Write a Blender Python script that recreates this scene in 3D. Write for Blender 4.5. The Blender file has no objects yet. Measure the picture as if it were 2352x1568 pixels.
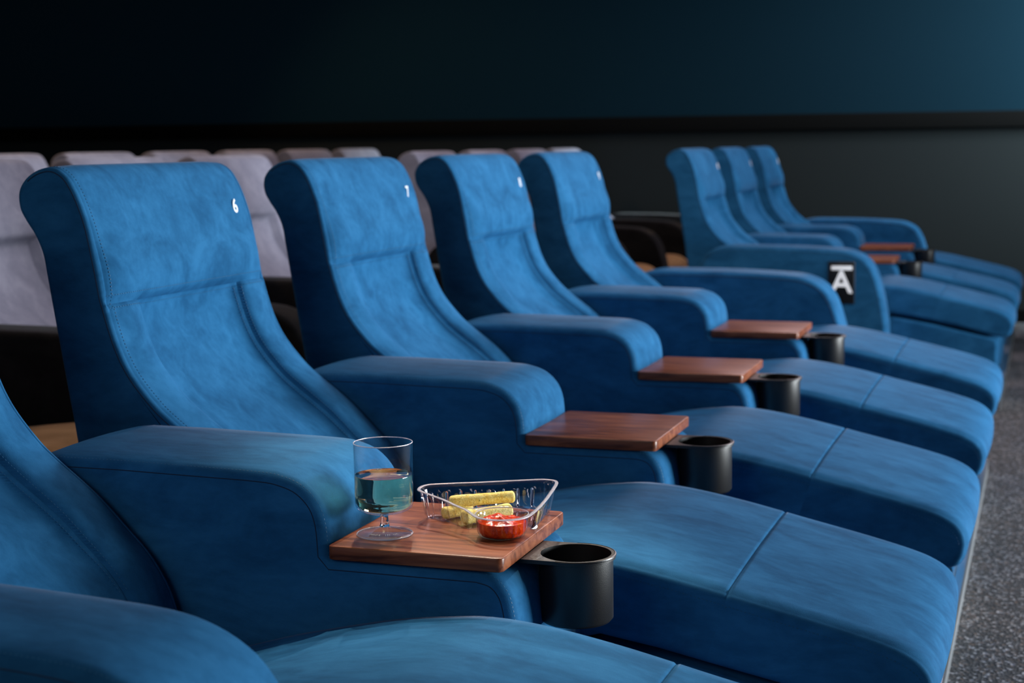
import bpy, bmesh, math, random
from mathutils import Vector, Matrix
random.seed(4)
PI = math.pi
scn = bpy.context.scene
COL = scn.collection

# ------------------------------------------------------------------ camera
CAM = Vector((0.857, -1.786, 1.011))
YAW, PITCH, ROLL, FPX = -0.327, 0.123, -0.012, 3650.0
fw = Vector((math.sin(YAW)*math.cos(PITCH), math.cos(YAW)*math.cos(PITCH), -math.sin(PITCH)))
rt = Vector((math.cos(YAW), -math.sin(YAW), 0)); up = rt.cross(fw)
rt2 = rt*math.cos(ROLL) + up*math.sin(ROLL); up2 = -rt*math.sin(ROLL) + up*math.cos(ROLL)
cd = bpy.data.cameras.new('camera'); cam = bpy.data.objects.new('camera', cd); COL.objects.link(cam)
cam.matrix_world = Matrix(((rt2.x, up2.x, -fw.x, CAM.x), (rt2.y, up2.y, -fw.y, CAM.y), (rt2.z, up2.z, -fw.z, CAM.z), (0, 0, 0, 1)))
cd.sensor_fit = 'HORIZONTAL'; cd.sensor_width = 36.0; cd.lens = FPX/2352.0*36.0
cd.clip_start = 0.05; cd.clip_end = 60
cd.dof.use_dof = True; cd.dof.aperture_fstop = 6.3
cd.dof.focus_distance = (Vector((0.10, 0.06, 0.55)) - CAM).dot(fw)
scn.camera = cam

# ------------------------------------------------------------------ world, lights, exposure
w = bpy.data.worlds.new('world'); scn.world = w; w.use_nodes = True
bg = w.node_tree.nodes['Background']; bg.inputs[0].default_value = (0.40, 0.52, 0.72, 1); bg.inputs[1].default_value = 0.06
def area(name, loc, target, sx, sy, energy, color, spread=180):
    l = bpy.data.lights.new(name, 'AREA'); l.shape = 'RECTANGLE'; l.size = sx; l.size_y = sy
    l.energy = energy; l.color = color; l.spread = math.radians(spread)
    o = bpy.data.objects.new(name, l); COL.objects.link(o); o.location = loc
    o.rotation_euler = (Vector(target) - Vector(loc)).to_track_quat('-Z', 'Y').to_euler()
    return o
area('low_key_light', (6.2, 3.4, 0.62), (0.0, 0.9, 0.72), 3.4, 1.0, 285, (0.90, 0.97, 1.0), 102)  # unseen key panel added low in front to light the seat fronts
area('house_light', (1.0, 3.2, 3.1), (0.8, 3.0, 0.4), 1.8, 4.2, 80, (1.0, 0.93, 0.95))
area('far_lilac_fill', (0.2, 6.7, 2.7), (0.2, 4.6, 0.6), 1.0, 0.8, 40, (1.0, 0.80, 0.86))  # added lilac light, greys the upward faces of the far seats
area('added_fill', (-0.4, -3.2, 2.3), (-0.2, 1.5, 0.5), 1.6, 1.2, 19, (0.98, 0.97, 1.0))  # added fill behind the camera for the near side faces
area('added_wall_wash', (3.0, 6.85, 1.9), (1.3, 7.9, 1.6), 0.4, 1.6, 240, (0.80, 0.98, 1.0), 74)  # added out of view, brightens the far wall towards its right end
def spot(name, loc, target, energy, color, size=70, r=0.05):
    l = bpy.data.lights.new(name, 'SPOT'); l.energy = energy; l.color = color; l.spot_size = math.radians(size)
    l.spot_blend = 0.6; l.shadow_soft_size = r
    o = bpy.data.objects.new(name, l); COL.objects.link(o); o.location = loc
    o.rotation_euler = (Vector(target) - Vector(loc)).to_track_quat('-Z', 'Y').to_euler()
    return o
for i, (x, y) in enumerate([(-3.6, 1.2), (-3.6, 3.6), (-3.6, 6.0)]):
    spot('warm_downlight', (x, y, 3.0), (x+1.0, y+0.4, 0.6), 75, (1.0, 0.62, 0.30), 95)
for i, (x, y) in enumerate([(-0.5, 1.4), (0.5, 2.2), (-0.9, 2.8)]):
    spot('ceiling_spot', (x, y, 3.3), (0.15, 0.14, 0.5), 250, (1.0, 0.86, 0.68), 13, 0.03)
scn.view_settings.view_transform = 'Standard'; scn.view_settings.look = 'None'
scn.view_settings.exposure = 0.0; scn.view_settings.gamma = 1.0; scn.view_settings.use_curve_mapping = False

# ------------------------------------------------------------------ materials
def mat(name, base=(0.5, 0.5, 0.5), rough=0.5, metal=0.0, **kw):
    m = bpy.data.materials.new(name); m.use_nodes = True
    b = m.node_tree.nodes['Principled BSDF']
    b.inputs['Base Color'].default_value = (*base, 1); b.inputs['Roughness'].default_value = rough
    b.inputs['Metallic'].default_value = metal
    for k, v in kw.items():
        b.inputs[k.replace('_', ' ')].default_value = v
    return m
def N(m, t, **kw):
    n = m.node_tree.nodes.new(t)
    for k, v in kw.items(): setattr(n, k, v)
    return n
def L(m, a, b): m.node_tree.links.new(a, b)
def ramp(m, fac, stops):
    r = N(m, 'ShaderNodeValToRGB'); e = r.color_ramp.elements
    while len(e) < len(stops): e.new(0.5)
    for i, (p, c) in enumerate(stops):
        e[i].position = p; e[i].color = (*c, 1)
    L(m, fac, r.inputs[0]); return r
def coords(m, scale=(1, 1, 1), rnd=True, kind='Object'):
    tc = N(m, 'ShaderNodeTexCoord'); mp = N(m, 'ShaderNodeMapping'); mp.inputs['Scale'].default_value = scale
    src = tc.outputs[kind]
    if rnd:
        oi = N(m, 'ShaderNodeObjectInfo'); ad = N(m, 'ShaderNodeVectorMath', operation='MULTIPLY_ADD')
        cb = N(m, 'ShaderNodeCombineXYZ')
        for k in range(3): L(m, oi.outputs['Random'], cb.inputs[k])
        L(m, cb.outputs[0], ad.inputs[0]); ad.inputs[1].default_value = (17.3, 9.1, 23.7); L(m, src, ad.inputs[2])
        src = ad.outputs[0]
    L(m, src, mp.inputs[0]); return mp.outputs[0]
def noise(m, vec, scale, detail=3, rough=0.55, dist=0.0):
    n = N(m, 'ShaderNodeTexNoise'); n.inputs['Scale'].default_value = scale; n.inputs['Detail'].default_value = detail
    n.inputs['Roughness'].default_value = rough; n.inputs['Distortion'].default_value = dist
    L(m, vec, n.inputs['Vector']); return n.outputs['Fac']
def bump(m, h, strength, dist, prev=None):
    b = N(m, 'ShaderNodeBump'); b.inputs['Strength'].default_value = strength; b.inputs['Distance'].default_value = dist
    L(m, h, b.inputs['Height'])
    if prev is not None: L(m, prev.outputs[0], b.inputs['Normal'])
    L(m, b.outputs[0], m.node_tree.nodes['Principled BSDF'].inputs['Normal']); return b
def velvet(name, dark, mid, light, sheen=0.5, tint=(0.55, 0.68, 0.95), stretch=(1.0, 2.2, 2.2), srough=0.32):
    m = mat(name, mid, 0.85)
    b = m.node_tree.nodes['Principled BSDF']
    v = coords(m, stretch)
    a = noise(m, v, 7.0, 6, 0.62, 0.6); f = noise(m, v, 38.0, 3, 0.6)
    mx = N(m, 'ShaderNodeMath', operation='MULTIPLY_ADD'); L(m, f, mx.inputs[0]); mx.inputs[1].default_value = 0.30; L(m, a, mx.inputs[2])
    r = ramp(m, mx.outputs[0], [(0.46, dark), (0.64, mid), (0.84, light)])
    L(m, r.outputs[0], b.inputs['Base Color'])
    b.inputs['Specular IOR Level'].default_value = 0.05
    b.inputs['Sheen Weight'].default_value = sheen; b.inputs['Sheen Roughness'].default_value = srough
    b.inputs['Sheen Tint'].default_value = (*tint, 1)
    v2 = coords(m, (1, 1, 1))
    bump(m, noise(m, v2, 900.0, 2, 0.6), 0.25, 0.001)
    return m
M = {}
M['blue'] = velvet('blue_velvet', (0.010, 0.074, 0.175), (0.015, 0.102, 0.232), (0.022, 0.132, 0.290), 0.09, (0.92, 0.86, 1.0), srough=0.18)
M['grey'] = velvet('grey_velvet', (0.20, 0.20, 0.265), (0.24, 0.24, 0.315), (0.29, 0.29, 0.37), 0.2, (0.9, 0.88, 1.0))
M['black_cloth'] = velvet('black_upholstery', (0.006, 0.006, 0.007), (0.009, 0.009, 0.010), (0.013, 0.013, 0.014), 0.15, (0.7, 0.7, 0.75))
M['tan'] = velvet('tan_upholstery', (0.22, 0.12, 0.05), (0.27, 0.15, 0.07), (0.33, 0.19, 0.09), 0.3, (1, 0.9, 0.8))
M['seam'] = mat('dark_navy_piping', (0.003, 0.020, 0.055), 0.85)
M['thread'] = mat('blue_thread', (0.020, 0.130, 0.26), 0.6)
M['print'] = mat('white_print', (0.86, 0.90, 0.95), 0.5)
M['blackmetal'] = mat('black_powder_coat', (0.006, 0.006, 0.007), 0.38)
v = coords(M['blackmetal'], rnd=False); bump(M['blackmetal'], noise(M['blackmetal'], v, 700, 2), 0.12, 0.001)
M['alu'] = mat('brushed_aluminium', (0.62, 0.66, 0.70), 0.28, 1.0)
M['plate'] = mat('black_plate', (0.004, 0.004, 0.005), 0.35)
def thin_plastic(name, tint, rough):
    m = bpy.data.materials.new(name); m.use_nodes = True; nt = m.node_tree; nt.nodes.clear()
    out = N(m, 'ShaderNodeOutputMaterial'); tr = N(m, 'ShaderNodeBsdfTransparent'); gl = N(m, 'ShaderNodeBsdfGlossy'); mx = N(m, 'ShaderNodeMixShader'); lw = N(m, 'ShaderNodeLayerWeight')
    pw = N(m, 'ShaderNodeMath', operation='POWER'); fr = N(m, 'ShaderNodeMath', operation='MULTIPLY_ADD'); lw.inputs[0].default_value = 0.5
    tr.inputs[0].default_value = (*tint, 1); gl.inputs['Roughness'].default_value = rough; L(m, lw.outputs['Facing'], pw.inputs[0]); pw.inputs[1].default_value = 3.0
    L(m, pw.outputs[0], fr.inputs[0]); fr.inputs[1].default_value = 0.66; fr.inputs[2].default_value = 0.03
    L(m, fr.outputs[0], mx.inputs[0]); L(m, tr.outputs[0], mx.inputs[1]); L(m, gl.outputs[0], mx.inputs[2]); L(m, mx.outputs[0], out.inputs[0])
    return m
M['sheet'] = thin_plastic('clear_thin_plastic', (0.965, 0.965, 0.985), 0.02)
M['plastic'] = mat('clear_plastic', (0.97, 0.98, 1.0), 0.0, Transmission_Weight=1.0, IOR=1.46)
M['rim_glint'] = mat('clear_plastic_rim_glint', (0.90, 0.90, 1.0), 0.22, Transmission_Weight=0.72, IOR=1.46)  # clear rims whitened so overhead lamp reflections sit in the colour
M['wine'] = mat('white_wine', (0.98, 0.95, 0.50), 0.0, Transmission_Weight=1.0, IOR=1.34)
M['lit'] = mat('lit_white_marker', (0.9, 0.92, 0.95), 0.5, Emission_Color=(0.85, 0.9, 1.0, 1), Emission_Strength=0.35)
M['letter'] = mat('frosted_lettering', (0.8, 0.82, 0.86), 0.6)
# walnut
m = M['wood'] = mat('walnut', (0.1, 0.04, 0.02), 0.32); b = m.node_tree.nodes['Principled BSDF']
v = coords(m, (2.2, 16, 16)); wv = N(m, 'ShaderNodeTexNoise'); L(m, v, wv.inputs['Vector'])
wv.inputs['Scale'].default_value = 2.2; wv.inputs['Detail'].default_value = 8; wv.inputs['Roughness'].default_value = 0.62; wv.inputs['Distortion'].default_value = 1.4
r = ramp(m, wv.outputs['Fac'], [(0.33, (0.070, 0.017, 0.007)), (0.5, (0.205, 0.056, 0.022)), (0.68, (0.340, 0.115, 0.048))]); L(m, r.outputs[0], b.inputs['Base Color'])
v = coords(m, (8, 160, 160)); bump(m, noise(m, v, 4, 4), 0.12, 0.001)
b.inputs['Coat Weight'].default_value = 0.05; b.inputs['Coat Roughness'].default_value = 0.25; b.inputs['Specular IOR Level'].default_value = 0.28
# carpet
m = M['carpet'] = mat('speckled_carpet', (0.03, 0.03, 0.035), 0.95); b = m.node_tree.nodes['Principled BSDF']
v = coords(m, (1, 1, 1), rnd=False)
vo = N(m, 'ShaderNodeTexVoronoi'); vo.inputs['Scale'].default_value = 170; L(m, v, vo.inputs['Vector'])
sp = N(m, 'ShaderNodeSeparateColor'); L(m, vo.outputs['Color'], sp.inputs[0])
r = ramp(m, sp.outputs[0], [(0.0, (0.018, 0.021, 0.026)), (0.50, (0.040, 0.046, 0.056)), (0.72, (0.095, 0.105, 0.125)), (0.85, (0.15, 0.10, 0.07)), (0.92, (0.44, 0.47, 0.52))])
big = ramp(m, noise(m, v, 2.0, 3), [(0.3, (0.44, 0.45, 0.49)), (0.7, (0.72, 0.67, 0.63))])
mx = N(m, 'ShaderNodeMix', data_type='RGBA', blend_type='MULTIPLY'); mx.inputs['Factor'].default_value = 1
L(m, r.outputs[0], mx.inputs[6]); L(m, big.outputs[0], mx.inputs[7]); L(m, mx.outputs[2], b.inputs['Base Color'])
bump(m, vo.outputs['Distance'], 0.8, 0.004)
# walls
m = M['wall'] = mat('grey_painted_wall', (0.011, 0.0135, 0.015), 0.9, Specular_IOR_Level=0.06); v = coords(m, rnd=False); bump(m, noise(m, v, 160, 2), 0.1, 0.002)
m = M['panel'] = mat('navy_acoustic_fabric', (0.0024, 0.0128, 0.0225), 0.95, Specular_IOR_Level=0.05); v = coords(m, rnd=False); bump(m, noise(m, v, 400, 2), 0.15, 0.002)
M['blackwall'] = mat('black_trim', (0.002, 0.002, 0.0022), 0.8, Specular_IOR_Level=0.05)
M['ceiling'] = mat('grey_ceiling', (0.10, 0.105, 0.12), 0.9)
# food
m = M['crumb'] = mat('golden_breadcrumb', (0.7, 0.5, 0.15), 0.8); b = m.node_tree.nodes['Principled BSDF']; v = coords(m)
r = ramp(m, noise(m, v, 120, 4, 0.7), [(0.28, (0.70, 0.38, 0.06)), (0.44, (0.90, 0.70, 0.16)), (0.66, (0.97, 0.86, 0.36))])
h = ramp(m, noise(m, v, 260, 2), [(0.66, (1, 1, 1)), (0.72, (0.20, 0.26, 0.08))])
mx = N(m, 'ShaderNodeMix', data_type='RGBA', blend_type='MULTIPLY'); mx.inputs['Factor'].default_value = 1
L(m, r.outputs[0], mx.inputs[6]); L(m, h.outputs[0], mx.inputs[7]); L(m, mx.outputs[2], b.inputs['Base Color'])
bump(m, noise(m, v, 380, 3, 0.7), 0.7, 0.002)
m = M['sauce'] = mat('tomato_sauce', (0.45, 0.05, 0.008), 0.14, Specular_IOR_Level=0.3); b = m.node_tree.nodes['Principled BSDF']; v = coords(m)
r = ramp(m, noise(m, v, 90, 4, 0.65), [(0.30, (0.24, 0.010, 0.002)), (0.5, (0.58, 0.036, 0.003)), (0.70, (0.74, 0.11, 0.010))]); L(m, r.outputs[0], b.inputs['Base Color'])
bump(m, noise(m, v, 160, 3), 0.4, 0.003)

# ------------------------------------------------------------------ helpers
def mesh_obj(name, verts, faces, material, parent=None, smooth=40):
    me = bpy.data.meshes.new(name); me.from_pydata([tuple(q) for q in verts], [], faces)
    bm = bmesh.new(); bm.from_mesh(me)
    used = [vv for vv in bm.verts if not vv.link_faces]
    if used: bmesh.ops.delete(bm, geom=used, context='VERTS')
    bmesh.ops.recalc_face_normals(bm, faces=bm.faces); bm.to_mesh(me); bm.free()
    if smooth:
        for p_ in me.polygons: p_.use_smooth = True
        me.set_sharp_from_angle(angle=math.radians(smooth))
    me.materials.append(M[material])
    o = bpy.data.objects.new(name, me); COL.objects.link(o)
    if parent: o.parent = parent
    return o
def tag(o, label=None, cat=None, group=None, kind=None):
    if label: o['label'] = label
    if cat: o['category'] = cat
    if group: o['group'] = group
    if kind: o['kind'] = kind
    return o
def empty(name, loc=(0, 0, 0)):
    o = bpy.data.objects.new(name, None); COL.objects.link(o); o.location = loc; o.empty_display_size = 0.1; return o
def box(name, a, bb, material, parent=None, bev=0.0):
    bm = bmesh.new(); bmesh.ops.create_cube(bm, size=1)
    for vv in bm.verts:
        vv.co = Vector(((a[k]+bb[k])/2 + vv.co[k]*(bb[k]-a[k]) for k in range(3)))
    if bev: bmesh.ops.bevel(bm, geom=bm.edges[:], offset=bev, segments=3, profile=0.5, affect='EDGES')
    me = bpy.data.meshes.new(name); bm.to_mesh(me); bm.free()
    if bev:
        for p_ in me.polygons: p_.use_smooth = True
        me.set_sharp_from_angle(angle=math.radians(40))
    me.materials.append(M[material]); o = bpy.data.objects.new(name, me); COL.objects.link(o)
    if parent: o.parent = parent
    return o
def cr(pts, n=6, closed=False):
    out = []; k = len(pts); rng = range(k) if closed else range(k-1)
    for i in rng:
        if closed: p0, p1, p2, p3 = pts[(i-1) % k], pts[i], pts[(i+1) % k], pts[(i+2) % k]
        else: p0, p1, p2, p3 = pts[max(i-1, 0)], pts[i], pts[i+1], pts[min(i+2, k-1)]
        for j in range(n):
            t = j/n
            out.append(tuple(0.5*((2*b_) + (-a_+c_)*t + (2*a_-5*b_+4*c_-d_)*t*t + (-a_+3*b_-3*c_+d_)*t**3) for a_, b_, c_, d_ in zip(p0, p1, p2, p3)))
    if not closed: out.append(tuple(pts[-1]))
    return out
def profile_normals(P):
    n = len(P); A = sum(P[i][0]*P[(i+1) % n][1] - P[(i+1) % n][0]*P[i][1] for i in range(n)); s = 1 if A > 0 else -1
    out = []
    for i in range(n):
        a, c = P[i-1], P[(i+1) % n]; dx, dz = c[0]-a[0], c[1]-a[1]; l = math.hypot(dx, dz) or 1
        out.append((s*dz/l, -s*dx/l))
    return out
def extrude(P, y0, y1, r=0.012, seg=4, ys=(), disp=None, crown=0.0):
    """loft a closed xz profile along y with rounded ends; returns verts, dict of faces keyed (i, j), caps"""
    Nn = profile_normals(P); n = len(P)
    secs = [(y0, r+0.004)]
    for k in range(seg+1):
        a = PI/2*k/seg; secs.append((y0+r*(1-math.cos(a)), r*(1-math.sin(a))))
    for y in ys:
        if y0+r < y < y1-r: secs.append((y, 0.0))
    for k in range(seg, -1, -1):
        a = PI/2*k/seg; secs.append((y1-r*(1-math.cos(a)), r*(1-math.sin(a))))
    secs.append((y1, r+0.004))
    V, F = [], {}
    for (y, ins) in secs:
        for i in range(n):
            d = -ins
            if disp: d += disp(i, P[i], y, ins)
            V.append((P[i][0]+Nn[i][0]*d, y, P[i][1]+Nn[i][1]*d))
    m_ = len(secs)
    for j in range(m_-1):
        for i in range(n):
            i2 = (i+1) % n
            F[(i, j)] = (j*n+i, j*n+i2, (j+1)*n+i2, (j+1)*n+i)
    caps = [tuple(range(n)), tuple(range((m_-1)*n, m_*n))]
    return V, F, caps, secs
def tube(path, r, k=6, closed=False):
    V, Fc = [], []; n = len(path); path = [Vector(q) for q in path]
    for i in range(n):
        a = path[i-1] if (i > 0 or closed) else path[i]; c = path[(i+1) % n] if (i < n-1 or closed) else path[i]
        t = (c-a).normalized(); u = t.cross(Vector((0.31, 0.2, 0.93))).normalized(); w_ = t.cross(u)
        for q in range(k):
            an = 2*PI*q/k; V.append(path[i]+u*r*math.cos(an)+w_*r*math.sin(an))
    for i in range(n if closed else n-1):
        for q in range(k):
            i2 = (i+1) % n; Fc.append((i*k+q, i*k+(q+1) % k, i2*k+(q+1) % k, i2*k+q))
    if not closed: Fc += [tuple(range(k)), tuple(range((n-1)*k, n*k))]
    return V, Fc
def join(parts):
    V, Fc = [], []
    for v_, f_ in parts:
        o_ = len(V); V += [tuple(q) for q in v_]; Fc += [tuple(i+o_ for i in ff) for ff in f_]
    return V, Fc
def resample(path, step):
    path = [Vector(q) for q in path]; out = [path[0]]; acc = 0
    for a, c in zip(path, path[1:]):
        l = (c-a).length
        while l > 0 and acc + l >= step:
            a = a + (c-a).normalized()*(step-acc); out.append(a); l = (c-a).length; acc = 0
        acc += l
    return out
def stitches(path, pitch=0.0055, ln=0.0036, r=0.00045):
    """a run of thread dashes along a path"""
    pts = resample(path, pitch/4); parts = []
    for i in range(0, len(pts)-3, 4):
        parts.append(tube([pts[i], pts[i+1]+(pts[i+2]-pts[i+1])*0.7], r, 4))
    return join(parts)
def lathe(prof, n=64, axis=(0, 0)):
    V, Fc = [], []; k = len(prof)
    for (rr, z) in prof:
        for q in range(n):
            a = 2*PI*q/n; V.append((axis[0]+max(rr, 1e-5)*math.cos(a), axis[1]+max(rr, 1e-5)*math.sin(a), z))
    for i in range(k-1):
        for q in range(n): Fc.append((i*n+q, i*n+(q+1) % n, (i+1)*n+(q+1) % n, (i+1)*n+q))
    return V, Fc
def text_mesh(s, size, bold=0.0, ext=0.0004):
    c = bpy.data.curves.new('txt', 'FONT'); c.body = s; c.size = size; c.align_x = 'CENTER'; c.align_y = 'CENTER'
    c.extrude = ext; c.offset = bold; c.resolution_u = 6
    o = bpy.data.objects.new('txt', c); COL.objects.link(o)
    bpy.context.view_layer.update()
    me = bpy.data.meshes.new_from_object(o.evaluated_get(bpy.context.evaluated_depsgraph_get()))
    bpy.data.objects.remove(o); bpy.data.curves.remove(c); return me
def place_text(name, s, size, material, parent, loc, X, Y, bold=0.0, ext=0.0004):
    me = text_mesh(s, size, bold, ext); me.name = name; me.materials.clear(); me.materials.append(M[material])
    o = bpy.data.objects.new(name, me); COL.objects.link(o)
    X = Vector(X).normalized(); Z = X.cross(Vector(Y)).normalized(); Y = Z.cross(X)
    o.matrix_local = Matrix(((X.x, Y.x, Z.x, loc[0]), (X.y, Y.y, Z.y, loc[1]), (X.z, Y.z, Z.z, loc[2]), (0, 0, 0, 1)))
    if parent: o.parent = parent
    return o
def copy_tree(o, parent=None):
    c = o.copy(); COL.objects.link(c); c.parent = parent
    for k in list(c.keys()):
        if k in ('label',): del c[k]
    for ch in [q for q in KIDS.get(o.name, [])]: copy_tree(ch, c)
    return c
KIDS = {}
def index_kids(root):
    KIDS[root.name] = list(root.children)
    for ch in root.children: index_kids(ch)
def ss(a, b_, x):
    t = min(1, max(0, (x-a)/(b_-a))); return t*t*(3-2*t)
def gauss(x, s): return math.exp(-(x/s)**2)

# ------------------------------------------------------------------ the room
WY = 7.42
tag(box('floor', (-8.0, -4.0, -0.08), (6.6, WY, 0.0), 'carpet'), kind='structure')
tag(box('wall_far', (-8.0, WY, -0.08), (6.6, WY+0.12, 1.10), 'wall'), kind='structure')
tag(box('wall_far_upper', (-8.0, WY, 1.10), (6.6, WY+0.12, 3.4), 'panel'), kind='structure')
tag(box('trim_1', (-8.0, WY-0.03, 1.077), (6.6, WY, 1.166), 'blackwall', bev=0.004), kind='structure')
tag(box('baseboard_far', (-8.0, WY-0.012, 0.0), (6.6, WY, 0.07), 'blackwall'), kind='structure')
tag(box('wall_back', (-8.1, -4.0, -0.08), (-8.0, WY+0.12, 3.4), 'wall'), kind='structure')
tag(box('ceiling', (-8.1, -4.0, 3.4), (6.6, WY+0.12, 3.5), 'ceiling'), kind='structure')

# ------------------------------------------------------------------ recliner profiles (x forward, z up, origin at the tray corner on the floor)
FRONT = [(-0.20, 0.36), (-0.217, 0.43), (-0.245, 0.48), (-0.285, 0.522), (-0.325, 0.56), (-0.383, 0.604), (-0.412, 0.629), (-0.447, 0.670), (-0.468, 0.708), (-0.483, 0.752),
         (-0.491, 0.785), (-0.496, 0.815), (-0.502, 0.848), (-0.511, 0.893), (-0.522, 0.927), (-0.535, 0.955), (-0.550, 0.975), (-0.572, 0.986), (-0.597, 0.983), (-0.620, 0.970), (-0.634, 0.950), (-0.634, 0.925),
         (-0.624, 0.905), (-0.609, 0.883), (-0.597, 0.855), (-0.591, 0.82), (-0.580, 0.75), (-0.563, 0.645), (-0.551, 0.570), (-0.535, 0.45), (-0.52, 0.33)]
BACKP = cr(FRONT, 5)
IT = max(i for i, q in enumerate(BACKP) if q[1] == max(z for _, z in BACKP))   # crest
def back_disp(yc, hw, wing):
    ci = hw - wing
    def f(i, q, y, ins):
        if i > IT + 18 or ins > 0.02: return 0.0
        z = q[1]; v = y-yc; d = 0.0; edge = ss(0, 0.03, hw-abs(v))
        fr = 1.0 if i <= IT else 1-(i-IT)/18.0
        low = 1-ss(0.770, 0.788, z)
        cm = 1-ss(ci-0.014, ci+0.010, abs(v))
        d += low*(-0.020*cm*ss(0.36, 0.60, z) + 0.010*gauss(abs(v)-(ci+wing*0.40), wing*0.42))
        d += (1-low)*fr*(0.010*edge*gauss(z-0.825, 0.045) + 0.007*ss(0, 0.070, hw-abs(v))*(0.3+0.7*gauss(z-0.83, 0.08)))
        d -= 0.007*gauss(z-0.781, 0.004)*ss(0.002, 0.012, hw-abs(v))*fr
        if z < 0.785: d -= 0.0035*gauss(abs(v)-ci-0.001, 0.0030)
        d -= 0.0018*gauss(hw-abs(v)-0.009, 0.0018)*fr
        return d
    return f
def build_back(root, y0, y1, mt, wing=0.095, fine=True, body=None):
    yc, hw = (y0+y1)/2, (y1-y0)/2; ci = hw-wing
    n = 60 if fine else 26
    ys = [y0+(y1-y0)*k/n for k in range(1, n)]
    if fine: ys += [yc+s*(ci+e) for s in (-1, 1) for e in (-0.005, -0.002, 0.001, 0.004)] + [yc+s*(hw-e) for s in (-1, 1) for e in (0.0085, 0.010, 0.012, 0.015)]
    ys = sorted(ys)
    V, F, caps, secs = extrude(BACKP, y0, y1, 0.007, 3, ys, back_disp(yc, hw, wing))
    n_ = len(BACKP); g = {'backrest': list(caps), 'headrest': [], 'centre_panel': [], 'a': [], 'b': []}
    for (i, j), ff in F.items():
        zc = (BACKP[i][1]+BACKP[(i+1) % n_][1])/2; v = (secs[j][0]+secs[j+1][0])/2-yc
        if i > IT+22 or secs[j][1] > 0.005 and secs[j+1][1] > 0.005: g['backrest'].append(ff)
        elif i > IT or zc > 0.781: g['headrest'].append(ff)
        elif abs(v) < ci: g['centre_panel'].append(ff)
        else: g['a' if v < 0 else 'b'].append(ff)
    mesh_obj('backrest', V, g['backrest'], mt, root)
    mesh_obj('headrest', V, g['headrest'], mt, root)
    mesh_obj('centre_panel', V, g['centre_panel'], mt, root)
    mesh_obj('side_bolster', V, g['a'], mt, root); mesh_obj('side_bolster', V, g['b'], mt, root)
    return V, secs, n_
CUSH_TOP = [(-0.24, 0.335), (-0.15, 0.363), (-0.086, 0.383), (-0.029, 0.400), (0.054, 0.420), (0.117, 0.433), (0.179, 0.441), (0.232, 0.445), (0.299, 0.440), (0.381, 0.426), (0.459, 0.409), (0.489, 0.402),
            (0.595, 0.378), (0.664, 0.360), (0.698, 0.347), (0.720, 0.332), (0.732, 0.312), (0.734, 0.290), (0.728, 0.268), (0.714, 0.254), (0.692, 0.2505)]
TOPC = []
for q in cr(CUSH_TOP, 4):
    if abs(q[0]-0.459) < 1e-6: TOPC += [(0.459+e, 0.409-e*0.2235) for e in (-0.0060, -0.0036, -0.0018, 0.0, 0.0018, 0.0036, 0.0060)]
    else: TOPC.append(q)
NT = len(TOPC)
CUSH = TOPC + [(0.60, 0.268), (0.527, 0.287), (0.43, 0.306), (0.362, 0.320), (0.278, 0.333), (0.2, 0.31), (0.0, 0.27), (-0.24, 0.22)]
CUSH_SHORT = cr([(-0.24, 0.37), (-0.15, 0.39), (0.0, 0.41), (0.12, 0.422), (0.19, 0.418), (0.235, 0.395), (0.262, 0.365), (0.268, 0.33), (0.25, 0.29)], 4) + [(0.1, 0.26), (-0.24, 0.24)]
def cush_disp(i, q, y, ins):
    if i >= NT: return 0.0
    return -0.0022*gauss(q[0]-0.459, 0.0020)*(1 if q[1] > 0.35 else 0)
ARM = ([(-0.43, 0.03)] + cr([(-0.455, 0.42), (-0.463, 0.50), (-0.462, 0.555), (-0.452, 0.585), (-0.430, 0.599), (-0.395, 0.604)], 4) +
       cr([(-0.30, 0.604), (-0.20, 0.602), (-0.10, 0.600), (-0.065, 0.596), (-0.036, 0.585), (-0.014, 0.563), (-0.004, 0.535), (-0.001, 0.495)], 4) +
       [(0.0, 0.4915)] + cr([(0.20, 0.4905), (0.222, 0.485), (0.238, 0.470), (0.247, 0.445), (0.256, 0.38), (0.264, 0.30)], 4) + [(0.268, 0.03)])
END_ARM = ([(-0.46, 0.03)] + cr([(-0.470, 0.42), (-0.463, 0.50), (-0.440, 0.556), (-0.405, 0.588), (-0.350, 0.602), (-0.28, 0.604)], 4) +
           cr([(-0.10, 0.602), (0.0, 0.598), (0.10, 0.592), (0.150, 0.580), (0.188, 0.558), (0.213, 0.527), (0.230, 0.49), (0.248, 0.43), (0.262, 0.36), (0.272, 0.30)], 4) + [(0.280, 0.03)])
BASE = [(-0.44, 0.03), (-0.44, 0.20), (0.0, 0.25), (0.20, 0.300), (0.278, 0.322), (0.43, 0.296), (0.60, 0.258), (0.66, 0.246), (0.675, 0.236), (0.677, 0.22), (0.668, 0.035)]
AW, SW = 0.265, 0.535          # arm / seat widths: pitch 0.80
def solid(name, P, y0, y1, r, seg, mt, root, ys=(), disp=None, sel=None):
    V, F, caps, secs = extrude(P, y0, y1, r, seg, ys, disp)
    return mesh_obj(name, V, list(F.values())+caps, mt, root)
def piping(P, i0, i1, y, ins, sgn, r=0.0013):
    Nn = profile_normals(P)
    return tube([(P[i][0]-Nn[i][0]*ins, y, P[i][1]-Nn[i][1]*ins) for i in range(i0, i1)], r, 5)
def offset_path(P, i0, i1, y, ins):
    Nn = profile_normals(P)
    return [(P[i][0]-Nn[i][0]*ins, y, P[i][1]-Nn[i][1]*ins) for i in range(i0, i1)]
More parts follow.
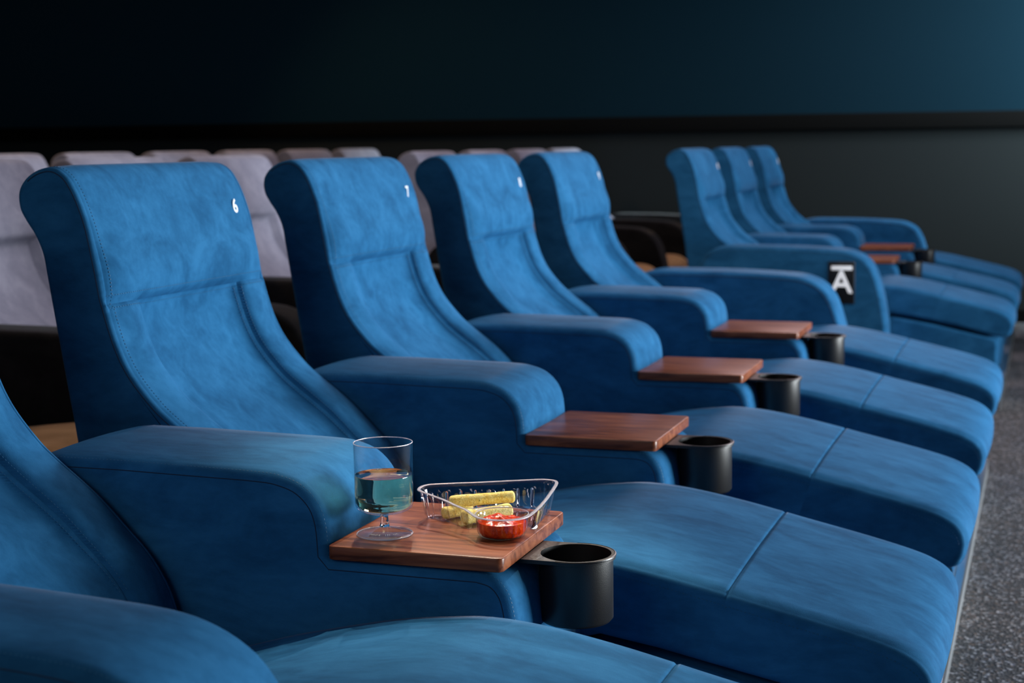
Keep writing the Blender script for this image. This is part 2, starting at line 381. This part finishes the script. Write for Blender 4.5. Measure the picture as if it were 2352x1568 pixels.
def cup_holder(root):
    cx, cy, zt, R, Ri, t = 0.293, 0.122, 0.4915, 0.051, 0.0455, 0.005
    # flange: a plate with a round end and a straight neck that runs back under the tray, with a round hole
    outer, inner = [], []
    nA = 72
    for q in range(nA):
        a = 2*PI*q/nA - PI
        inner.append((cx+Ri*math.cos(a), cy+Ri*math.sin(a)))
        if math.cos(a) >= -0.25: outer.append((cx+R*math.cos(a), cy+R*math.sin(a)))
        else:
            k = (-math.cos(a)-0.25)/0.75; s = max(-1, min(1, math.tan(PI-abs(a)) if abs(a) > PI/2 else 1))*1.0
            yy = cy + (R*0.97 if abs(s) > 1 else 0)
            sg = 1 if a > 0 else -1
            e = min(1.0, (PI-abs(a))/(PI-math.acos(-0.25)))
            outer.append((cx-R*0.25-(0.105)*min(1, (1-e)*2.2), cy+sg*R*0.968*min(1, e*1.9)))
    V, F = [], []
    for z in (zt, zt-t):
        for q in outer: V.append((q[0], q[1], z))
        for q in inner: V.append((q[0], q[1], z))
    for q in range(nA):
        q2 = (q+1) % nA
        F += [(q, q2, nA+q2, nA+q), (2*nA+q, 3*nA+q, 3*nA+q2, 2*nA+q2), (q, 2*nA+q, 2*nA+q2, q2), (nA+q, nA+q2, 3*nA+q2, 3*nA+q)]
    ch = mesh_obj('cup_holder', V, F, 'blackmetal', root)
    prof = [(Ri, zt-0.001), (Ri, zt-0.083), (0.0, zt-0.084), (0.0, zt-0.087), (Ri-0.001, zt-0.087), (Ri+0.0022, zt-0.083), (Ri+0.0022, zt-0.003), (Ri+0.0022, zt-0.001), (Ri, zt-0.001)]
    V, F = lathe(prof, 64, (cx, cy)); mesh_obj('cup', V, F, 'blackmetal', ch)
    pts = [(cx+(R-0.0006)*math.cos(a_), cy+(R-0.0006)*math.sin(a_), zt-0.001) for a_ in [PI*(-0.58)+PI*1.16*k/40 for k in range(41)]]
    V, F = tube(pts, 0.0016, 6); mesh_obj('rolled_edge', V, F, 'blackmetal', ch)
def tray(root):
    o = box('tray_table', (0.0, 0.0, 0.492), (0.235, AW, 0.510), 'wood', root)
    bm = bmesh.new(); bm.from_mesh(o.data)
    vert = [e for e in bm.edges if abs(e.verts[0].co.z-e.verts[1].co.z) > 0.01]
    bmesh.ops.bevel(bm, geom=vert, offset=0.009, segments=5, profile=0.5, affect='EDGES')
    hz = [e for e in bm.edges if abs(e.verts[0].co.z-e.verts[1].co.z) < 1e-5 and len(e.link_faces) == 2 and abs(e.link_faces[0].normal.z-e.link_faces[1].normal.z) > 0.5]
    bmesh.ops.bevel(bm, geom=hz, offset=0.0018, segments=3, profile=0.5, affect='EDGES')
    bm.to_mesh(o.data); bm.free()
    for p_ in o.data.polygons: p_.use_smooth = True
    o.data.set_sharp_from_angle(angle=math.radians(50))
def recliner(near_arm):
    """near_arm: 'tray' or 'end'"""
    root = empty('recliner')
    y0, y1 = AW+0.010, 0.79
    V, secs, n_ = build_back(root, y0, y1, 'blue')
    st = []
    path = lambda j, i0, i1: [V[j*n_+i] for i in range(i0, i1)]
    def off(pth, d): return [(q[0]+d, q[1], q[2]+0.2*d) for q in pth]
    jn = min(range(len(secs)), key=lambda j: abs(secs[j][0]-(y0+0.017)))
    st.append(stitches(off(path(jn, 8, IT+4), 0.0008)))
    yc, hw = (y0+y1)/2, (y1-y0)/2
    ih = next(i for i in range(IT) if BACKP[i][1] > 0.778)
    for s in (-1, 1):
        for e in (-0.0055, 0.0065):
            j = min(range(len(secs)), key=lambda j_: abs(secs[j_][0]-(yc+s*(hw-0.095+e))))
            st.append(stitches(off(path(j, 8, ih), 0.0006)))
    for dz in (0.790, 0.772):
        ir = min(range(IT), key=lambda i: abs(BACKP[i][1]-dz))
        st.append(stitches(off([V[j*n_+ir] for j in range(5, len(secs)-5)], 0.0008)))
    pb = tube([(q[0], q[1]+0.0004, q[2]) for q in path(1, 8, IT+10)], 0.0012, 5)
    o = mesh_obj('piping', *pb, 'seam', root)
    # seat and leg rest: one long pad with a seam across it
    ysc = [y0+(y1-y0)*k/14 for k in range(1, 14)]
    def cd_(i, q, y, ins):
        v_ = (y-yc)/hw
        crown_ = (0.006*(1-v_*v_) if i < NT-13 else 0) - 0.003*gauss((1-abs(v_))*hw-0.012, 0.004)*(1 if i < NT-7 else 0)
        return crown_ + cush_disp(i, q, y, ins)
    V2, F2, c2, s2 = extrude(CUSH, y0+0.003, y1-0.003, 0.015, 5, ysc, cd_)
    nS = len(CUSH); A_, B_ = [], []
    for (i, j), ff in F2.items():
        xm = (CUSH[i][0]+CUSH[(i+1) % nS][0])/2; (A_ if xm < 0.4591 else B_).append(ff)
    iseam = min(range(NT-10), key=lambda i: abs(CUSH[i][0]-0.459)); ib = min(range(NT, nS), key=lambda i: abs(CUSH[i][0]-0.43))
    for c in c2:
        A_.append(tuple(c[i] for i in list(range(0, iseam+1))+list(range(ib, nS)))); B_.append(tuple(c[i] for i in range(iseam, ib+1)))
    mesh_obj('seat_cushion', V2, A_, 'blue', root); mesh_obj('leg_rest', V2, B_, 'blue', root)
    jn = 1
    st.append(stitches([(V2[jn*nS+i][0], V2[jn*nS+i][1]-0.0006, V2[jn*nS+i][2]-0.004) for i in range(20, NT-13)]))
    solid('base', BASE, y0+0.004, y1-0.004, 0.010, 3, 'blue', root)
    if near_arm == 'tray':
        P, ay0, ay1, i0, i1 = ARM, 0.004, AW-0.004, 4, 60
    else:
        P, ay0, ay1, i0, i1 = END_ARM, AW-0.175, AW, 2, 58
    arm = solid('armrest', P, ay0, ay1, 0.014, 5, 'blue', root, [ay0+(ay1-ay0)*k/6 for k in range(1, 6)], lambda i, q, y, ins: 0.004*(1-((y-(ay0+ay1)/2)/((ay1-ay0)/2))**2) if 2 < i < len(P)-2 else 0.0)
    i1 = len(P)-1
    mesh_obj('piping', *piping(P, i0, i1, ay0+0.0006, 0.0135, 1, 0.0010), 'seam', arm)
    st.append(stitches(offset_path(P, i0, i1, ay0+0.0065, 0.002)))
    if near_arm == 'tray': tray(root); cup_holder(root)
    o = mesh_obj('stitching', *join(st), 'thread', root); o['kind'] = 'stuff'
    return root
def far_end_arm(root):
    arm = solid('armrest', END_ARM, 0.80, 0.975, 0.014, 5, 'blue', root, [0.83+0.02*k for k in range(6)])
    mesh_obj('piping', *piping(END_ARM, 2, 58, 0.8006, 0.0135, 1, 0.0014), 'seam', arm)
proto_tray = recliner('tray'); proto_end = recliner('end')
index_kids(proto_tray); index_kids(proto_end)
G = 'blue velvet recliners'
def numbered(root, s, size=0.0345):
    n_ = Vector((0.95, 0, 0.311)); t = Vector((-0.311, 0, 0.95))
    i = min(range(IT), key=lambda k: abs(BACKP[k][1]-0.905)); q = BACKP[i]
    fd = back_disp((AW+0.010+0.79)/2, (0.79-AW-0.010)/2, 0.095); d = fd(i, q, 0.728, 0.0); sl = (fd(i, q, 0.740, 0.0)-fd(i, q, 0.716, 0.0))/0.024
    place_text('seat_number', s, size, 'print', root, (q[0]+(d+0.0012)*0.96, 0.728, q[1]+0.3*d), (sl, 1, 0.3*sl), (-0.23, 0, 0.973), 0.0004)
seats = []
for k, (num, y, kind, lab) in enumerate([
    ('5', -0.8, 'end', 'blue velvet recliner cut off at the lower corner, arm without tray towards the viewer'),
    ('6', 0.0, 'tray', 'blue velvet recliner printed 6, beside the tray holding the wine glass and food'),
    ('7', 0.8, 'tray', 'blue velvet recliner printed 7, with an empty walnut tray and black cup holder'),
    ('8', 1.6, 'tray', 'blue velvet recliner printed 8, between the recliners printed 7 and 9'),
    ('9', 2.4, 'tray', 'blue velvet recliner printed 9, last before the aisle gap'),
    ('10', 4.31, 'end', 'blue velvet recliner across the aisle whose armrest carries the letter A plate'),
    ('11', 5.11, 'tray', 'blue velvet recliner across the aisle, middle one of the three there'),
    ('12', 5.91, 'tray', 'blue velvet recliner closest to the far grey wall, end of the row')]):
    proto = proto_tray if kind == 'tray' else proto_end
    if num in ('5', '6'): o = proto
    else: o = copy_tree(proto)
    o.location = (0, y, 0)
    seats.append((o, num)); tag(o, lab, 'recliner', G)
for o, num in seats:
    numbered(o, num)
    if num in ('9', '12'): far_end_arm(o)
    if num == '10':
        pl = box('row_plate', (0.05, AW-0.179, 0.388), (0.152, AW-0.174, 0.552), 'plate', o, 0.002)
        box('light_bar', (0.063, AW-0.1805, 0.519), (0.142, AW-0.1785, 0.534), 'lit', pl, 0.0006)
        place_text('row_letter', 'A', 0.122, 'lit', pl, (0.102, AW-0.180, 0.468), (1, 0, 0), (0, 0, 1), 0.0012)
        for (sx, sz) in ((0.058, 0.544), (0.144, 0.544), (0.058, 0.396), (0.144, 0.396)):
            V, F = lathe([(0.0, -0.001), (0.004, -0.001), (0.0035, 0.0012), (0.0, 0.0015)], 12)
            V = [(sx+q[0], AW-0.179-q[2], sz+q[1]) for q in V]
            mesh_obj('screw', V, F, 'blackmetal', pl)

# floor rails along the leg rests
def rail(name, y0, y1, label):
    P = [(0.660, 0.0), (0.660, 0.030), (0.664, 0.034), (0.672, 0.034), (0.674, 0.026), (0.684, 0.026), (0.686, 0.034), (0.694, 0.034), (0.698, 0.030), (0.698, 0.0)]
    V, F, caps, s_ = extrude(P, y0, y1, 0.002, 2)
    tag(mesh_obj(name, V, list(F.values())+caps, 'alu', None, 30), label, 'rail', 'aluminium floor rails')
rail('floor_rail', -0.7, 3.22, 'long aluminium floor rail in front of the recliners printed 6 to 9')
rail('floor_rail', 4.40, 6.90, 'aluminium floor rail in front of the three recliners across the aisle')

# ------------------------------------------------------------------ rows behind
def row_seat(name, arm_mat, cush_mat):
    root = empty(name); y0, y1 = 0.0, 0.50
    build_back(root, y0, y1, 'grey', 0.085, False)
    solid('seat_cushion', CUSH_SHORT, y0+0.01, y1-0.01, 0.02, 4, cush_mat, root, [0.1, 0.2, 0.3, 0.4])
    solid('base', [(-0.42, 0.03), (-0.42, 0.22), (0.0, 0.26), (0.22, 0.27), (0.22, 0.03)], y0+0.01, y1-0.01, 0.008, 2, arm_mat, root)
    ya = -0.145
    solid('armrest', END_ARM, ya, ya+0.135, 0.014, 4, arm_mat, root, [ya+0.05, ya+0.09])
    return root
def last_arm(root, arm_mat): solid('armrest', END_ARM, 0.510, 0.645, 0.014, 4, arm_mat, root, [0.56, 0.60])
pB = row_seat('cinema_seat', 'black_cloth', 'tan'); index_kids(pB)
DB, DC = -1.213, -2.42
first = True
labsB = ['grey cinema seat of which only the tan cushion shows, beside the recliner printed 6',
         'grey cinema seat cut by the picture edge, headrest and back panel in view', 'grey cinema seat showing only its top above the recliner printed 6',
         'grey cinema seat with a faint printed number, seen between recliners printed 6 and 7',
         'grey cinema seat whose top shows between the recliners printed 7 and 8', 'grey cinema seat top above the middle of the recliner printed 8',
         'grey cinema seat top between the headrests printed 8 and 9', 'grey cinema seat top just above the recliner printed 9']
for k, y in enumerate([0.71, 1.40, 2.09, 2.78, 4.66, 5.37, 6.06, 6.73]):
    o = pB if first else copy_tree(pB); first = False
    o.location = (DB, y, 0); tag(o, labsB[k], 'seat', 'grey seats in the second row'); 
    if k == 3: NB = o
    if k in (3, 7): last_arm(o, 'black_cloth')
i = min(range(IT), key=lambda k: abs(BACKP[k][1]-0.905))
d = back_disp(0.25, 0.25, 0.085)(i, BACKP[i], 0.445, 0.0)
place_text('seat_number', '8', 0.036, 'print', NB, (BACKP[i][0]+d+0.002, 0.445, BACKP[i][1]+0.3*d), (0, 1, 0), (-0.23, 0, 0.973), 0.0006)
pC = row_seat('cinema_seat', 'grey', 'grey'); index_kids(pC); first = True
labsC = ['grey seat of the rearmost row, its top peeping out above the leftmost grey seats', 'rearmost row seat glimpsed over the grey seat above the recliner printed 6',
         'rearmost row seat mostly hidden behind the grey seat with a number', 'rearmost row seat top just beside the grey seat with a number',
         'rearmost row seat top above the left half of the recliner printed 7', 'rearmost row seat top above the middle of the recliner printed 7']
for k, y in enumerate([3.18, 3.85, 4.52, 5.19, 5.86, 6.53]):
    o = pC if first else copy_tree(pC); first = False
    o.location = (DC, y, 0.012); tag(o, labsC[k], 'seat', 'grey seats in the third row')

# ------------------------------------------------------------------ wine glass
TZ = 0.510
gx, gy = 0.047, 0.077
g = empty('wine_glass', (gx, gy, TZ)); tag(g, 'clear plastic stemmed wine glass half full, on the walnut tray', 'glass')
R = 0.0385
outer = cr([(0.0058, 0.0275), (0.012, 0.0285), (0.025, 0.0305), (0.034, 0.0345), (0.0375, 0.040), (R-0.0006, 0.048), (R-0.0004, 0.07), (R-0.0002, 0.10), (R, 0.1195), (R, 0.1208), (R-0.0003, 0.1213)], 4)
inner = cr([(R-0.0007, 0.121), (R-0.0008, 0.119), (R-0.0009, 0.10), (R-0.0011, 0.07), (R-0.0013, 0.048), (0.0355, 0.0412), (0.032, 0.0365), (0.024, 0.0330), (0.012, 0.0312), (0.0, 0.0308)], 4)
V, F = lathe(outer+inner+[(0.0, 0.0275), (0.0058, 0.0275)], 96); mesh_obj('bowl', V, F, 'sheet', g)
prof = cr([(0.0, 0.0274), (0.0057, 0.0273), (0.0056, 0.020), (0.0058, 0.0165), (0.0066, 0.0135), (0.0090, 0.0105), (0.0050, 0.0100), (0.0, 0.0100)], 4)
V, F = lathe([(0.0, 0.0274)] + cr([(0.0056, 0.0272), (0.0050, 0.0235), (0.0054, 0.0195), (0.0055, 0.0150), (0.0068, 0.0108)], 4)+[(0.0, 0.0106)], 48); mesh_obj('stem', V, F, 'plastic', g)
V, F = lathe([(0.0, 0.0105)] + cr([(0.0070, 0.0104), (0.012, 0.0085), (0.022, 0.0056), (0.032, 0.0036), (0.0355, 0.0030), (0.0365, 0.0018), (0.0362, 0.0004)], 4) + [(0.0355, 0.0), (0.0, 0.0002)], 96); foot = mesh_obj('foot', V, F, 'sheet', g)
V, F = tube([((R-0.0004)*math.cos(2*PI*k/96), (R-0.0004)*math.sin(2*PI*k/96), 0.1214) for k in range(96)], 0.00065, 8, True); mesh_obj('rim', V, F, 'rim_glint', g)
V, F = tube([(0.0362*math.cos(2*PI*k/96), 0.0362*math.sin(2*PI*k/96), 0.0013) for k in range(96)], 0.0008, 8, True); mesh_obj('foot_edge', V, F, 'rim_glint', foot)
let = []
s = 'MADE IN UK'
for q, chh in enumerate(s):
    if chh == ' ': continue
    a = -PI/2 - 0.28 + q*0.145; rr = 0.0275
    me = text_mesh(chh, 0.0052, 0.0, 0.00005)
    X = Vector((-math.sin(a), math.cos(a), 0)); Y = Vector((-math.cos(a), -math.sin(a), 0.12)).normalized(); Z = X.cross(Y)
    let.append(([Vector((rr*math.cos(a), rr*math.sin(a), 0.0053))+X*vv.co.x+Y*vv.co.y+Z*vv.co.z for vv in me.vertices], [tuple(p_.vertices) for p_ in me.polygons]))
mesh_obj('lettering', *join(let), 'letter', foot, 0)
wl = cr([(0.0, 0.0307), (0.012, 0.0311), (0.024, 0.0329), (0.0321, 0.0364), (0.0356, 0.0411), (R-0.0012, 0.048), (R-0.0010, 0.07), (R-0.0009, 0.0785)], 5) + [(R-0.0011, 0.0797), (R-0.0032, 0.0788), (R-0.006, 0.0785), (0.0, 0.0784)]
V, F = lathe(wl, 96); wn = mesh_obj('white_wine', V, F, 'wine'); wn.location = (gx, gy, TZ); tag(wn, 'pale white wine filling the lower half of the glass', 'wine')

# ------------------------------------------------------------------ clear snack tray with sauce cup
sn = empty('snack_container', (0, 0, 0)); sn.location = (0.15, 0.16, TZ); tag(sn, 'clear ribbed plastic snack container with a round sauce cup, on the walnut tray', 'container')
OX, OY = 0.15, 0.16
cup_c = (0.198, 0.108)
rimA = [(0.064, 0.160, 0.0415), (0.059, 0.176, 0.042), (0.061, 0.190, 0.042), (0.070, 0.199, 0.042), (0.097, 0.213, 0.042), (0.124, 0.226, 0.042), (0.162, 0.247, 0.042), (0.196, 0.265, 0.042), (0.210, 0.268, 0.042), (0.222, 0.262, 0.042), (0.228, 0.245, 0.0415),
        (0.233, 0.205, 0.039), (0.236, 0.168, 0.036), (0.233, 0.143, 0.0335), (0.215, 0.146, 0.032), (0.198, 0.148, 0.0315), (0.180, 0.144, 0.0315), (0.166, 0.135, 0.0315), (0.152, 0.120, 0.032), (0.138, 0.119, 0.033), (0.108, 0.138, 0.036), (0.082, 0.150, 0.0395)]
rim = cr(rimA, 10, True); nr = len(rim)
cx_ = sum(q[0] for q in rim)/nr; cy_ = sum(q[1] for q in rim)/nr
def loop_n(P2):
    n = len(P2); out = []
    A = sum(P2[i][0]*P2[(i+1) % n][1]-P2[(i+1) % n][0]*P2[i][1] for i in range(n)); s_ = 1 if A > 0 else -1
    for i in range(n):
        a, c = P2[i-1], P2[(i+1) % n]; dx, dy = c[0]-a[0], c[1]-a[1]; l = math.hypot(dx, dy) or 1
        out.append((s_*dy/l, -s_*dx/l))
    return out
nA_ = loop_n(rim)
acc = [0.0]
for i in range(nr): acc.append(acc[-1]+math.hypot(rim[(i+1) % nr][0]-rim[i][0], rim[(i+1) % nr][1]-rim[i][1]))
def shell(levels, ribamp, pitch, rimL, nrm, accL, base_z):
    V = []; n = len(rimL)
    for (h, ins, rib) in levels:
        for i in range(n):
            q = rimL[i]; ph = (accL[i] % pitch)/pitch
            ribv = ribamp*rib*max(0.0, 1-(abs(ph-0.5)/0.26)**2)
            d = ins + ribv
            V.append((q[0]-nrm[i][0]*d-OX, q[1]-nrm[i][1]*d-OY, base_z+(q[2]-base_z)*h))
    Fc = []
    for j in range(len(levels)-1):
        for i in range(n): Fc.append((j*n+i, j*n+(i+1) % n, (j+1)*n+(i+1) % n, (j+1)*n+i))
    return V, Fc, n
T_ = 0.00045
def sheet(name, V, Fc, parent):
    o = mesh_obj(name, V, Fc, 'sheet', parent, 60)
    md = o.modifiers.new('thick', 'SOLIDIFY'); md.thickness = T_; md.offset = 0
    return o
lv = [(1.0, 0.0, 0), (0.86, 0.0008, 0), (0.78, 0.0014, 0.75), (0.70, 0.0018, 1), (0.5, 0.0034, 1), (0.3, 0.0052, 1), (0.16, 0.0066, 0.9), (0.08, 0.0084, 0.5), (0.03, 0.0108, 0), (0.012, 0.0140, 0)]
V, Fc, n = shell(lv, 0.0040, 0.0148, rim, nA_, acc, 0.0005)
Fc.append(tuple(range((len(lv)-1)*n, len(lv)*n)))
sheet('food_compartment', V, Fc, sn)
circ = [(cup_c[0]+0.0345*math.cos(2*PI*q/120), cup_c[1]+0.0345*math.sin(2*PI*q/120), 0.0300) for q in range(120)]
cacc = [0.0345*2*PI*q/120 for q in range(120)]
lv = [(1.0, 0.0, 0), (0.9, 0.0004, 0), (0.84, 0.0008, 0.6), (0.6, 0.0012, 1), (0.35, 0.0018, 1), (0.2, 0.0028, 0.7), (0.10, 0.0046, 0.1), (0.04, 0.0070, 0), (0.02, 0.0100, 0)]
V, Fc, n = shell(lv, 0.0011, 0.0345*2*PI/22, circ, loop_n(circ), cacc, 0.0005)
Fc.append(tuple(range((len(lv)-1)*n, len(lv)*n)))
sheet('sauce_cup', V, Fc, sn)
# flange joining both: outer outline lip + saddle strip
outl = cr([q for q in rimA[:13]] + [(0.2365, 0.130, 0.0325), (0.2335, 0.095, 0.0303), (0.219, 0.0765, 0.0300), (0.198, 0.0715, 0.0300), (0.178, 0.078, 0.0300), (0.163, 0.094, 0.0303), (0.148, 0.111, 0.0315), (0.130, 0.122, 0.0335), (0.108, 0.1375, 0.036), (0.082, 0.1495, 0.0395)], 10, True)
no = loop_n(outl)
V = []; m_ = len(outl)
for (e, dz) in ((-0.0012, 0.0), (0.0010, 0.0004), (0.0028, 0.0003), (0.0032, -0.0006)):
    for i in range(m_): V.append((outl[i][0]+no[i][0]*e-OX, outl[i][1]+no[i][1]*e-OY, outl[i][2]+dz))
Fc = [(j*m_+i, j*m_+(i+1) % m_, (j+1)*m_+(i+1) % m_, (j+1)*m_+i) for j in range(3) for i in range(m_)]
rimo = sheet('rim', V, Fc, sn); rimo.data.materials[0] = M['rim_glint']
sad = rim[13*10:19*10+1]
V = []; k_ = len(sad)
for q in sad:
    V.append((q[0]-OX, q[1]-OY, q[2]))
for q in sad:
    a = math.atan2(q[1]-cup_c[1], q[0]-cup_c[0]); V.append((cup_c[0]+0.0345*math.cos(a)-OX, cup_c[1]+0.0345*math.sin(a)-OY, 0.0300))
Fc = [(i, i+1, k_+i+1, k_+i) for i in range(k_-1)]
sheet('saddle', V, Fc, rimo)
V, Fc = tube([(q[0]-OX, q[1]-OY, q[2]) for q in circ], 0.0006, 6, True); mesh_obj('cup_lip', V, Fc, 'rim_glint', rimo)
# moulded upright ribs on the long wall
for k in range(7):
    t = 0.13+0.125*k; px, py = 0.066+0.140*t, 0.196+0.0715*t
    px += 0.0040*0.4545; py -= 0.0040*0.8907
    capsule = [(0.0, 0.0060)] + [(0.0023*math.sin(a_), 0.0083-0.0023*math.cos(a_)) for a_ in (0.5, 1.0, 1.57)] + [(0.0021, 0.020), (0.0019, 0.0310)] + [(0.0019*math.cos(a_), 0.0310+0.0019*math.sin(a_)) for a_ in (0.4, 0.8, 1.2)] + [(0.0, 0.0329)]
    V, Fc = lathe(capsule, 20, (px-OX, py-OY)); mesh_obj('rib', V, Fc, 'plastic', sn)
# sauce
V, Fc = [], []; nq, nr_ = 72, 14
prof = [(0.0225, 0.0020), (0.0258, 0.0027), (0.0283, 0.0046), (0.0300, 0.0078), (0.0309, 0.0135), (0.0314, 0.0205)]
for (rr, z) in prof:
    for q in range(nq): V.append((rr*math.cos(2*PI*q/nq), rr*math.sin(2*PI*q/nq), z))
rnd = random.Random(9)
lumps = [(rnd.uniform(-0.022, 0.022), rnd.uniform(-0.022, 0.022), rnd.uniform(0.003, 0.007), rnd.uniform(0.0006, 0.0028)) for _ in range(34)]
for j in range(1, nr_+1):
    rr = 0.0312*(1-j/(nr_+0.0))+0.0002
    for q in range(nq):
        x, y = rr*math.cos(2*PI*q/nq), rr*math.sin(2*PI*q/nq)
        z = 0.0208+0.0022*(1-(rr/0.032)**2)+sum(a_*math.exp(-((x-lx)**2+(y-ly)**2)/(s_*s_)) for lx, ly, s_, a_ in lumps)*(1-ss(0.025, 0.032, rr))
        V.append((x, y, z))
tot = len(prof)+nr_
for j in range(tot-1):
    for q in range(nq): Fc.append((j*nq+q, j*nq+(q+1) % nq, (j+1)*nq+(q+1) % nq, (j+1)*nq+q))
Fc.append(tuple(range(nq))); Fc.append(tuple(range((tot-1)*nq, tot*nq)))
sc = mesh_obj('tomato_sauce', V, Fc, 'sauce'); sc.location = (cup_c[0], cup_c[1], TZ); tag(sc, 'chunky red tomato sauce in the round cup of the snack container', 'sauce')
# mozzarella sticks
def stick(name, a, bb, r, label, seed):
    a, bb = Vector(a), Vector(bb); ax = (bb-a); ln = ax.length; rn = random.Random(seed)
    prof = [(-ln/2 + r*0.6*(1-math.cos((k/8)*PI/2)), r*math.sin((k/8)*PI/2)**0.6) for k in range(9)]
    body = [(-ln/2+r*0.6+(ln-1.2*r)*k/24, r) for k in range(1, 24)]
    tail = [(-q[0], q[1]) for q in reversed(prof)]
    P = prof+body+tail; n = 36; V = []
    for (x, rr) in P:
        for q in range(n):
            an = 2*PI*q/n; wob = 1+0.025*math.sin(2*an+x*90+seed)+0.02*math.sin(x*210+an)+rn.uniform(-0.022, 0.022)
            V.append((x, rr*wob*math.cos(an), rr*wob*math.sin(an)))
    Fc = []
    for j in range(len(P)-1):
        for q in range(n): Fc.append((j*n+q, j*n+(q+1) % n, (j+1)*n+(q+1) % n, (j+1)*n+q))
    o = mesh_obj(name, V, Fc, 'crumb', None, 80); o.location = (a+bb)/2; o.rotation_euler = ax.to_track_quat('X', 'Z').to_euler()
    return tag(o, label, 'cheese stick', 'breaded cheese sticks')
stick('cheese_stick', (0.096, 0.184, TZ+0.0225), (0.176, 0.226, TZ+0.0255), 0.0080, 'long golden breaded cheese stick lying on top in the snack container', 1)
stick('cheese_stick', (0.128, 0.148, TZ+0.0112), (0.178, 0.205, TZ+0.0112), 0.0098, 'rounded breaded cheese stick underneath, its end towards the viewer beside the sauce', 2)
stick('cheese_stick', (0.094, 0.166, TZ+0.0105), (0.120, 0.205, TZ+0.0105), 0.0085, 'short breaded cheese stick at the bottom, farthest from the sauce cup', 3)
